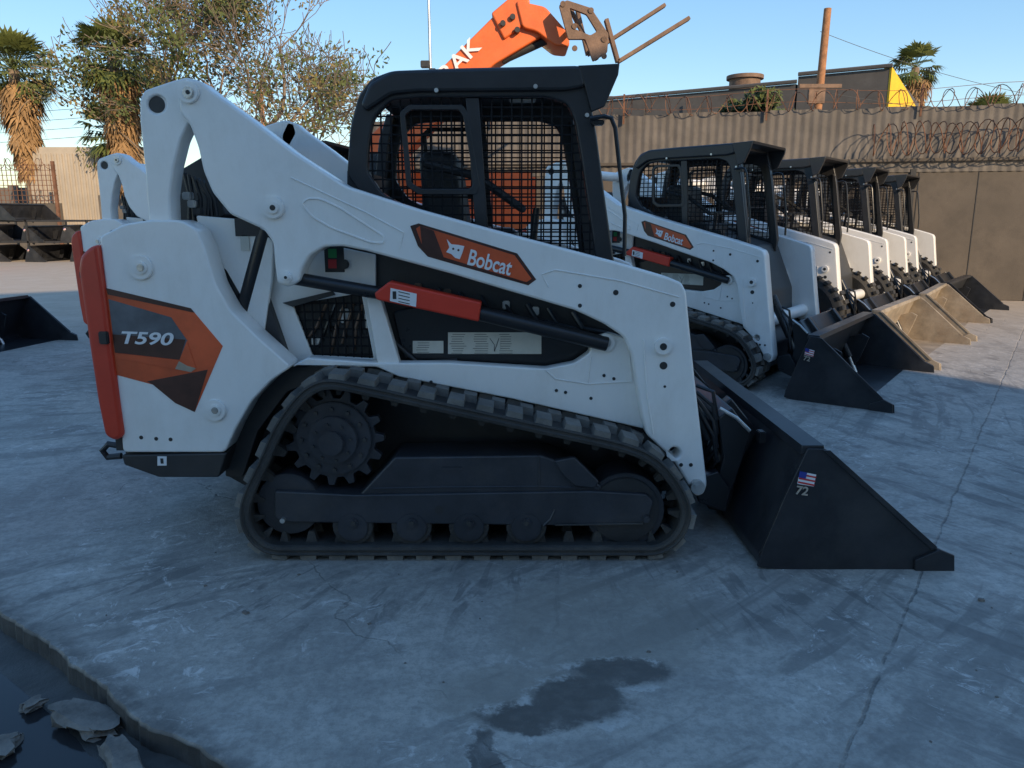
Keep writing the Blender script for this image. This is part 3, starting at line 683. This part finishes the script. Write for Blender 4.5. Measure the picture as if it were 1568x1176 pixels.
# ---- perimeter wall (right)
WL = start('')
wa, wb = Vector((-3.0,15.45,0)), Vector((20,10.3,0)); wd = (wb-wa); wl = wd.length; wyaw = atan2(wd.y, wd.x)
H1 = 2.35; H2 = 3.12
box('masonry_base', (wl/2,.1,H1/2), (wl,.16,H1), 'wall_brown', .01)
bm = bmesh.new(); nx = int(wl/.035); v0 = []
for i in range(nx+1):
    x = i*.035; yy = .0+.008*(1 if (i//2) % 2 else -1)+.003*random.random(); v0.append((bm.verts.new((x, yy, H1-.25)), bm.verts.new((x, yy, H2+.02*noise.noise(Vector((x*.8,0,0)))+(.02 if (i//24) % 2 else 0)))))
for a, c in zip(v0, v0[1:]): bm.faces.new((a[0], c[0], c[1], a[1]))
bm_emit('corrugated_sheet', bm, 'wall_grey')
for i in range(int(wl/2.4)+1):
    box('wall_post', (i*2.4+.3, .012, H1/2-.1), (.09,.05,H1-.2), 'wall_brown' if i % 2 else 'charcoal', .005)
    box('wire_bracket', (i*2.4+.3, -.06, H2+.1), (.03,.03,.5), 'rust', .0)
for i in range(int(wl/.9)): box('panel_joint', (i*.9+.1, .017, H1/2-.1), (.012,.01,H1-.2), 'charcoal', 0)
box('cap_rail', (wl/2,-.04,H1-.06), (wl,.04,.05), 'wall_brown', .005)
def coil(name, x0, x1, yc, zc, R, pitch, r, sag=0):
    bm = bmesh.new(); n = int((x1-x0)/pitch*14); pts = []
    for i in range(n):
        t = i/14*2*pi; x = x0+(x1-x0)*i/n; Rv = R*(1+.15*noise.noise(Vector((x*1.5,0,0)))); pts.append((x+.12*sin(t*.5+x), yc+Rv*cos(t), zc+Rv*sin(t)+sag*noise.noise(Vector((x,4,0)))))
    tube(bm, pts, r, 3)
    for i in range(0, n, 2):
        p = Vector(pts[i]); d = Vector((random.uniform(-1,1),random.uniform(-1,1),random.uniform(-1,1)))*.03; q = Vector((random.uniform(-1,1),random.uniform(-1,1),random.uniform(-1,1)))*.008
        bm.faces.new([bm.verts.new(p-d), bm.verts.new(p+q), bm.verts.new(p+d)])
    bm_emit(name, bm, 'rust')
coil('razor_coil', 9.2, wl, -.3, H1+.27, .25, .12, .009, .1); coil('razor_coil_top', 3.5, 16, -.05, H2+.14, .15, .18, .007, .1)
for z in (H2+.1, H2+.3): tube_emit('barbed_strand', [(x*.5, -.06, z+.04*sin(x*.9)) for x in range(int(wl*2))], .005, 'rust', 4)
place('perimeter_wall', WL, wa, wyaw)
# ---- building behind wall
B = start('')
def Yp(Xa, Ya, Xb, Yb, H, thick, mat, name):
    a, c = Vector((Xa,Ya,0)), Vector((Xb,Yb,0)); d = c-a; n = Vector((-d.y,d.x,0)).normalized()
    bm = bmesh.new(); q = [a, c, c+n*thick, a+n*thick]; lo = [bm.verts.new(p) for p in q]; hi = [bm.verts.new(p+Vector((0,0,H))) for p in q]
    for i in range(4): bm.faces.new((lo[i], lo[(i+1)%4], hi[(i+1)%4], hi[i]))
    bm.faces.new(hi); bm.faces.new(lo[::-1]); bm_emit(name, bm, mat)
Yp(0.0,25.9,7.35,21.2,4.75,8,'roof_grey','main_hall'); Yp(7.38,21.15,9.2,20,4.92,7,'roof_grey','end_bay'); Yp(7.3,21.1,9.25,19.9,.12,.3,'roof_grey','plinth')
bm = bmesh.new(); q = [bm.verts.new(p) for p in ((9.22,19.95,0),(10.6,21.0,0),(10.6,21.0,3.9),(9.9,20.45,4.45),(9.22,19.95,4.95))]; bm.faces.new(q); 
r_ = bmesh.ops.extrude_face_region(bm, geom=bm.faces[:]); bmesh.ops.translate(bm, verts=[v for v in r_['geom'] if isinstance(v, bmesh.types.BMVert)], vec=(-.1,.2,0)); bmesh.ops.recalc_face_normals(bm, faces=bm.faces); bm_emit('yellow_gable', bm, 'yellow')
tube_emit('roof_edge', [(0,25.85,4.8),(7.35,21.15,4.8)], .05, 'roof_grey', 6); tube_emit('roof_edge', [(7.36,21.1,4.97),(9.22,19.93,4.97)], .05, 'roof_grey', 6)
for i in range(5): box('wall_stain_panel', (.8+i*1.4, 25.34-i*.895, 4.2), (.5,.03,.5), 'roof_grey', 0, Matrix.Rotation(-.569,3,'Z'))
cyl('roof_vent', (6.45,22.7,4.7), (6.45,22.7,5.12), .42, 'rusty_steel'); cyl('roof_vent_cap', (6.45,22.7,5.1), (6.45,22.7,5.2), .5, 'rusty_steel')
flush(); place('industrial_building', B)
B = start(''); cyl('post', (6.5,17.5,0), (6.62,17.5,5.65), .10, 'wood', r2=.075); box('crossbar', (6.56,17.42,4.1), (.9,.06,.08), 'rusty_steel'); box('bracket', (6.5,17.45,3.9), (.35,.1,.3), 'rusty_steel'); place('wooden_utility_pole', B)
B = start(''); cyl('post', (-14.2,47,0), (-14.5,47,9.0), .16, 'wood', r2=.12); box('crossarm', (-14.5,46.9,8.4), (1.6,.1,.12), 'wood'); place('wooden_utility_pole', B)
B = start(''); cyl('post', (-2.45,25,0), (-2.5,25,9.5), .06, 'steel', r2=.035); box('lamp_head', (-2.62,24.9,5.9), (.28,.2,.2), 'charcoal', .02); box('lamp_head_b', (-2.4,24.9,5.7), (.2,.2,.16), 'charcoal', .02); place('light_pole', B)
B = start('')
def wire(a, c, sag, r=.012):
    a, c = Vector(a), Vector(c); tube_emit('cable', [a.lerp(c, t/24)-Vector((0,0,4*sag*(t/24)*(1-t/24))) for t in range(25)], r, 'charcoal', 4)
for i in range(4): wire((-45,42,6.2-i*.5), (-14.5,47,8.5-i*.5), .5, .016)
for i in range(3): wire((-14.5,47,8.5-i*.4), (2,40,6.5-i*.4), .5, .014)
wire((6.6,17.5,4.0), (30,27,5), .7, .008); wire((6.5,17.5,5.2), (14,19.5,4.0), .2, .006)
place('overhead_wires', B)
B = start(''); box('panel', (27.5,40,7.1), (3.2,.2,1.7), 'decal_white', .02); box('panel_yellow', (27.3,39.88,7.3), (2.6,.02,.9), 'yellow', 0)
cyl('post', (26.5,40.2,0), (26.5,40.2,7), .15, 'steel'); cyl('post', (28.5,40.2,0), (28.5,40.2,7), .15, 'steel'); place('billboard', B)
# ---- trees
def leafcloud(bm, c, R, n, s, sq=.8):
    for _ in range(n):
        while True:
            p = Vector((random.uniform(-1,1), random.uniform(-1,1), random.uniform(-1,1)))
            if p.length < 1: break
        p = Vector(c)+Vector((p.x*R, p.y*R, p.z*R*sq)); d = Vector((random.gauss(0,1), random.gauss(0,1), random.gauss(0,1))).normalized(); e = d.orthogonal().normalized(); l = s*random.uniform(.6,1.4)
        bm.faces.new([bm.verts.new(p-d*l), bm.verts.new(p+e*l*.45), bm.verts.new(p+d*l), bm.verts.new(p-e*l*.45)])
def tree(name, loc, seed, height=10, leafp=.5, lean=(0,0), spread=1.0, cn=26):
    random.seed(seed); B = start(''); bm = bmesh.new(); lb = bmesh.new(); lb2 = bmesh.new()
    def grow(p, d, r, l, lev):
        pts = [p]; rad = [r]; n = 4
        for i in range(n):
            d = (d+Vector((random.gauss(0,.14), random.gauss(0,.14), .04))).normalized(); p = p+d*l/n; pts.append(p); rad.append(max(.013, r*(1-.4*(i+1)/n)))
        tube(bm, pts, rad, 7 if lev < 2 else (5 if lev < 4 else 3), False)
        if lev >= 6: return
        k = 3 if lev < 5 else 2
        for i in range(k):
            ang = random.uniform(0, 2*pi); sp = random.uniform(.3,.85)*spread; o = d.orthogonal().normalized(); o = Matrix.Rotation(ang, 3, d) @ o
            nd = (d*cos(sp)+o*sin(sp)).normalized(); q = pts[-1] if i == 0 else pts[random.choice((2,3,4))]
            grow(q, nd, rad[-1]*random.uniform(.6,.9), l*random.uniform(.66,.9), lev+1)
        if lev >= 3 and p.z > height*.3:
            dens = noise.noise(p*.45+Vector((seed,0,0)))
            if dens > .25-leafp: leafcloud(lb if random.random() < .7 else lb2, p, .6, cn, .09)
    grow(Vector((0,0,0)), Vector((lean[0],lean[1],1)).normalized(), height*.024, height*.27, 0)
    bm_emit('limbs', bm, 'bark'); bm_emit('foliage', lb, 'leaf'); bm_emit('dry_foliage', lb2, 'leaf_dry'); place(name, B, loc)
tree('street_tree', (-10.4,29,0), 4, 12.5, .27, (.10,0), 1.05, 26)
tree('street_tree', (-12.6,30,0), 11, 12.0, .5, (.02,0), 1.0, 38)
tree('bare_street_tree', (-8.2,31,0), 21, 9.0, -.02, (.12,0), 1.1, 10)
def palm(name, loc, H, seed, cr=1.5, nf=46, skirt=3.0):
    random.seed(seed); B = start(''); bm = bmesh.new()
    tube(bm, [(.12*sin(i*.5), 0, H*i/10) for i in range(11)], [.3-.01*i for i in range(11)], 9); bm_emit('trunk', bm, 'bark')
    bm = bmesh.new(); top = Vector((.12*sin(5), 0, H))
    def frond(bm, base, d, pl, fr, droop, nb=11):
        tip = base+d*pl; side = d.cross(Vector((0,0,1)));
        side = side.normalized() if side.length > .01 else Vector((1,0,0))
        tube(bm, [base, base.lerp(tip,.5)-Vector((0,0,droop*.05)), tip], .018, 3, False)
        for k in range(nb):
            a = (k/(nb-1)-.5)*2.5; dd = (d*cos(a)+side*sin(a)).normalized(); l = fr*random.uniform(.8,1.1); w = side*cos(a)*.055-d*sin(a)*.055
            m = tip+dd*l*.6; e = tip+dd*l-Vector((0,0,droop*l*random.uniform(.3,.7)))
            bm.faces.new([bm.verts.new(tip), bm.verts.new(m+w), bm.verts.new(e), bm.verts.new(m-w)])
    for i in range(nf):
        a = random.uniform(0, 2*pi); el = random.uniform(-.85, 1.35)
        frond(bm, top, Vector((cos(a)*cos(el), sin(a)*cos(el), sin(el))), cr*.6, cr*.62, .6 if el < .5 else .3)
    bm_emit('crown', bm, 'palm_leaf'); bm = bmesh.new()
    for i in range(int(skirt*70)):
        a = random.uniform(0, 2*pi); f = random.random()**1.3; z = H-.3-skirt*f; b0 = Vector((.26*cos(a), .26*sin(a), z)); wdt = (1-.6*f)*random.uniform(.5,1.15)
        frond(bm, b0, Vector((cos(a)*.65*wdt, sin(a)*.65*wdt, -.8)).normalized(), .3*cr*wdt, .36*cr*wdt+.12, .8, 6)
    bm_emit('dead_frond_skirt', bm, 'palm_skirt'); place(name, B, loc)
palm('fan_palm', (-19.3,32,0), 7.0, 3, 1.5, 70, 3.6)
palm('fan_palm', (-14.9,31,0), 7.2, 5, 1.4, 50, 4.2)
palm('fan_palm', (-15.6,32,0), 4.6, 15, 1.3, 40, 1.5)
palm('fan_palm', (22.2,45,0), 9.4, 6, 1.3, 40, 2.0)
palm('fan_palm', (29.5,50,0), 7.2, 8, 1.6, 40, 2.0)
def bush(name, loc, R, n, sq, seed, mat='leaf', k=7):
    random.seed(seed); B = start(''); bm = bmesh.new(); st = bmesh.new()
    for i in range(k):
        c = Vector((random.uniform(-1,1)*R, random.uniform(-.4,.4)*R, loc[2]*random.uniform(.75,1))); leafcloud(bm, c, R*random.uniform(.3,.5), n, .08, sq); tube(st, [(c.x*.2,c.y*.2,0), c*.6, c], [.05,.035,.015], 5)
    bm_emit('foliage', bm, mat); bm_emit('stems', st, 'bark'); place(name, B, (loc[0], loc[1], 0))
bush('shrub', (5.6,16.2,3.7), .9, 420, .6, 1)
bush('shrub', (4.9,17,3.7), .7, 300, .7, 2)
bush('distant_tree', (-27,60,3.5), 5, 900, .6, 3, k=12)
bush('distant_tree', (-5,60,3.0), 6, 900, .5, 4, k=12)
bush('distant_tree', (33,60,4.5), 5, 900, .6, 5, k=12)
# ---- left background
B = start(''); box('wall', (-18,36,1.35), (34,.3,2.7), 'wall_grey', .01)
for i in range(12): box('pier', (-34+i*2.9,35.8,1.4), (.4,.2,2.8), 'wall_grey', .01)
place('boundary_wall', B)
B = start('')
bm = bmesh.new()
for i in range(58): 
    x = -26+i*.16; box('', (x,29.5,2.6), (.02,.02,1.4), '', bm=bm)
for k in range(8): box('', (-21.4,29.5,2.0+k*.18), (9.2,.02,.02), '', bm=bm)
for k in range(4): box('', (-25.9+k*3,29.5,1.7), (.1,.1,3.4), '', bm=bm)
bm_emit('bars', bm, 'rust'); coil('razor_coil', -26, -17, 29.5, 3.3, .2, .3, .012); box('lower_panel', (-21.4,29.6,.95), (9.2,.06,1.9), 'wall_brown', 0)
place('rusty_fence', B)
B = start(''); box('body', (-16.8,33,2.05), (4.8,2.4,4.1), 'stucco', .02)
for i in range(22): box('corrugation', (-19.1+i*.21,31.77,2.0), (.1,.06,3.7), 'stucco', .01)
box('door', (-16,31.72,1.2), (1.0,.05,2.1), 'wall_grey', .01); place('storage_container', B)
B = start('')
for x in (-16.9,-15.2,-13.3):
    for yy in (24.7,26.9): box('upright', (x,yy,.65), (.06,.06,1.3), 'charcoal', .005)
for z in (.62,1.27):
    box('beam', (-15.1,24.7,z), (3.6,.06,.06), 'charcoal', .005); box('beam', (-15.1,26.9,z), (3.6,.06,.06), 'charcoal', .005)
place('steel_rack', B)
# ---- warehouse behind the photographer (casts the shade over the yard)
SV = Vector((-.55,.835,0)).normalized(); ELEV = radians(21)
B = start(''); c0 = Vector((4.14,6.1,0))-SV*13.5; n = Vector((-SV.y, SV.x, 0)); n = n if n.x < 0 else -n
Lw = 24; HT = 10.4; ctr = c0+n*Lw/2-SV*6; yaw = atan2(n.y, n.x)
box('walls', (0,0,HT/2), (Lw,12,HT), 'white_stucco', .02); box('parapet', (0,0,HT+.1), (Lw+.05,12.05,.2), 'wall_grey', .02)
for i in range(4):
    for s in (-1, 1): box('roller_door', (-9+i*6, s*6.02, 2), (3.6,.08,4), 'wall_grey', .02); box('window', (-9+i*6, s*6.02, 6.3), (2.4,.06,1.2), 'glass_dark', .01)
place('warehouse', B, ctr, yaw)
# ================================================================ LIGHT, SKY, CAMERA
w = bpy.data.worlds.new('World'); sc.world = w; w.use_nodes = True; nt = w.node_tree
sky = nt.nodes.new('ShaderNodeTexSky'); sky.sky_type = 'NISHITA'; sky.sun_disc = False; sky.sun_elevation = ELEV
sp = -SV; sky.sun_rotation = atan2(sp.x, sp.y); sky.altitude = 50; sky.air_density = 1.0; sky.dust_density = .15; sky.ozone_density = 1.4
hs = nt.nodes.new('ShaderNodeHueSaturation'); hs.inputs['Saturation'].default_value = 1.18
bg = nt.nodes['Background']; nt.links.new(sky.outputs[0], hs.inputs['Color'])
# soft shoulder so that the horizon haze does not clip: c / (1 + k*max(c))
sepc = nt.nodes.new('ShaderNodeSeparateColor'); nt.links.new(hs.outputs[0], sepc.inputs[0])
def wm(op, a, b_):
    n_ = nt.nodes.new('ShaderNodeMath'); n_.operation = op
    for i_, v_ in enumerate((a, b_)):
        if isinstance(v_, (int, float)): n_.inputs[i_].default_value = v_
        else: nt.links.new(v_, n_.inputs[i_])
    return n_.outputs[0]
mxc = wm('MAXIMUM', wm('MAXIMUM', sepc.outputs[0], sepc.outputs[1]), sepc.outputs[2])
kf = wm('DIVIDE', 1.0, wm('ADD', 1.0, wm('MULTIPLY', mxc, .22)))
vs_ = nt.nodes.new('ShaderNodeVectorMath'); vs_.operation = 'SCALE'; nt.links.new(hs.outputs[0], vs_.inputs[0]); nt.links.new(kf, vs_.inputs['Scale'])
nt.links.new(vs_.outputs[0], bg.inputs[0]); bg.inputs[1].default_value = .42
sun = bpy.data.lights.new('sun', 'SUN'); sun.energy = 5.0; sun.angle = radians(.5); sun.color = (1, .78, .52)
so = bpy.data.objects.new('sun', sun); COL.objects.link(so)
d = Vector((SV.x*cos(ELEV), SV.y*cos(ELEV), -sin(ELEV))); so.rotation_euler = d.to_track_quat('-Z','Y').to_euler(); so.location = (10,-10,20)
cam = bpy.data.cameras.new('camera'); co = bpy.data.objects.new('camera', cam); COL.objects.link(co); sc.camera = co
cam.sensor_width = 36; cam.lens = 36*F/1568; cam.clip_end = 2000; cam.clip_start = .05
co.location = (0,0,CAM_H); co.rotation_euler = (pi/2-PITCH, 0, 0)
sc.view_settings.view_transform = 'Standard'; sc.view_settings.look = 'None'; sc.view_settings.exposure = 0
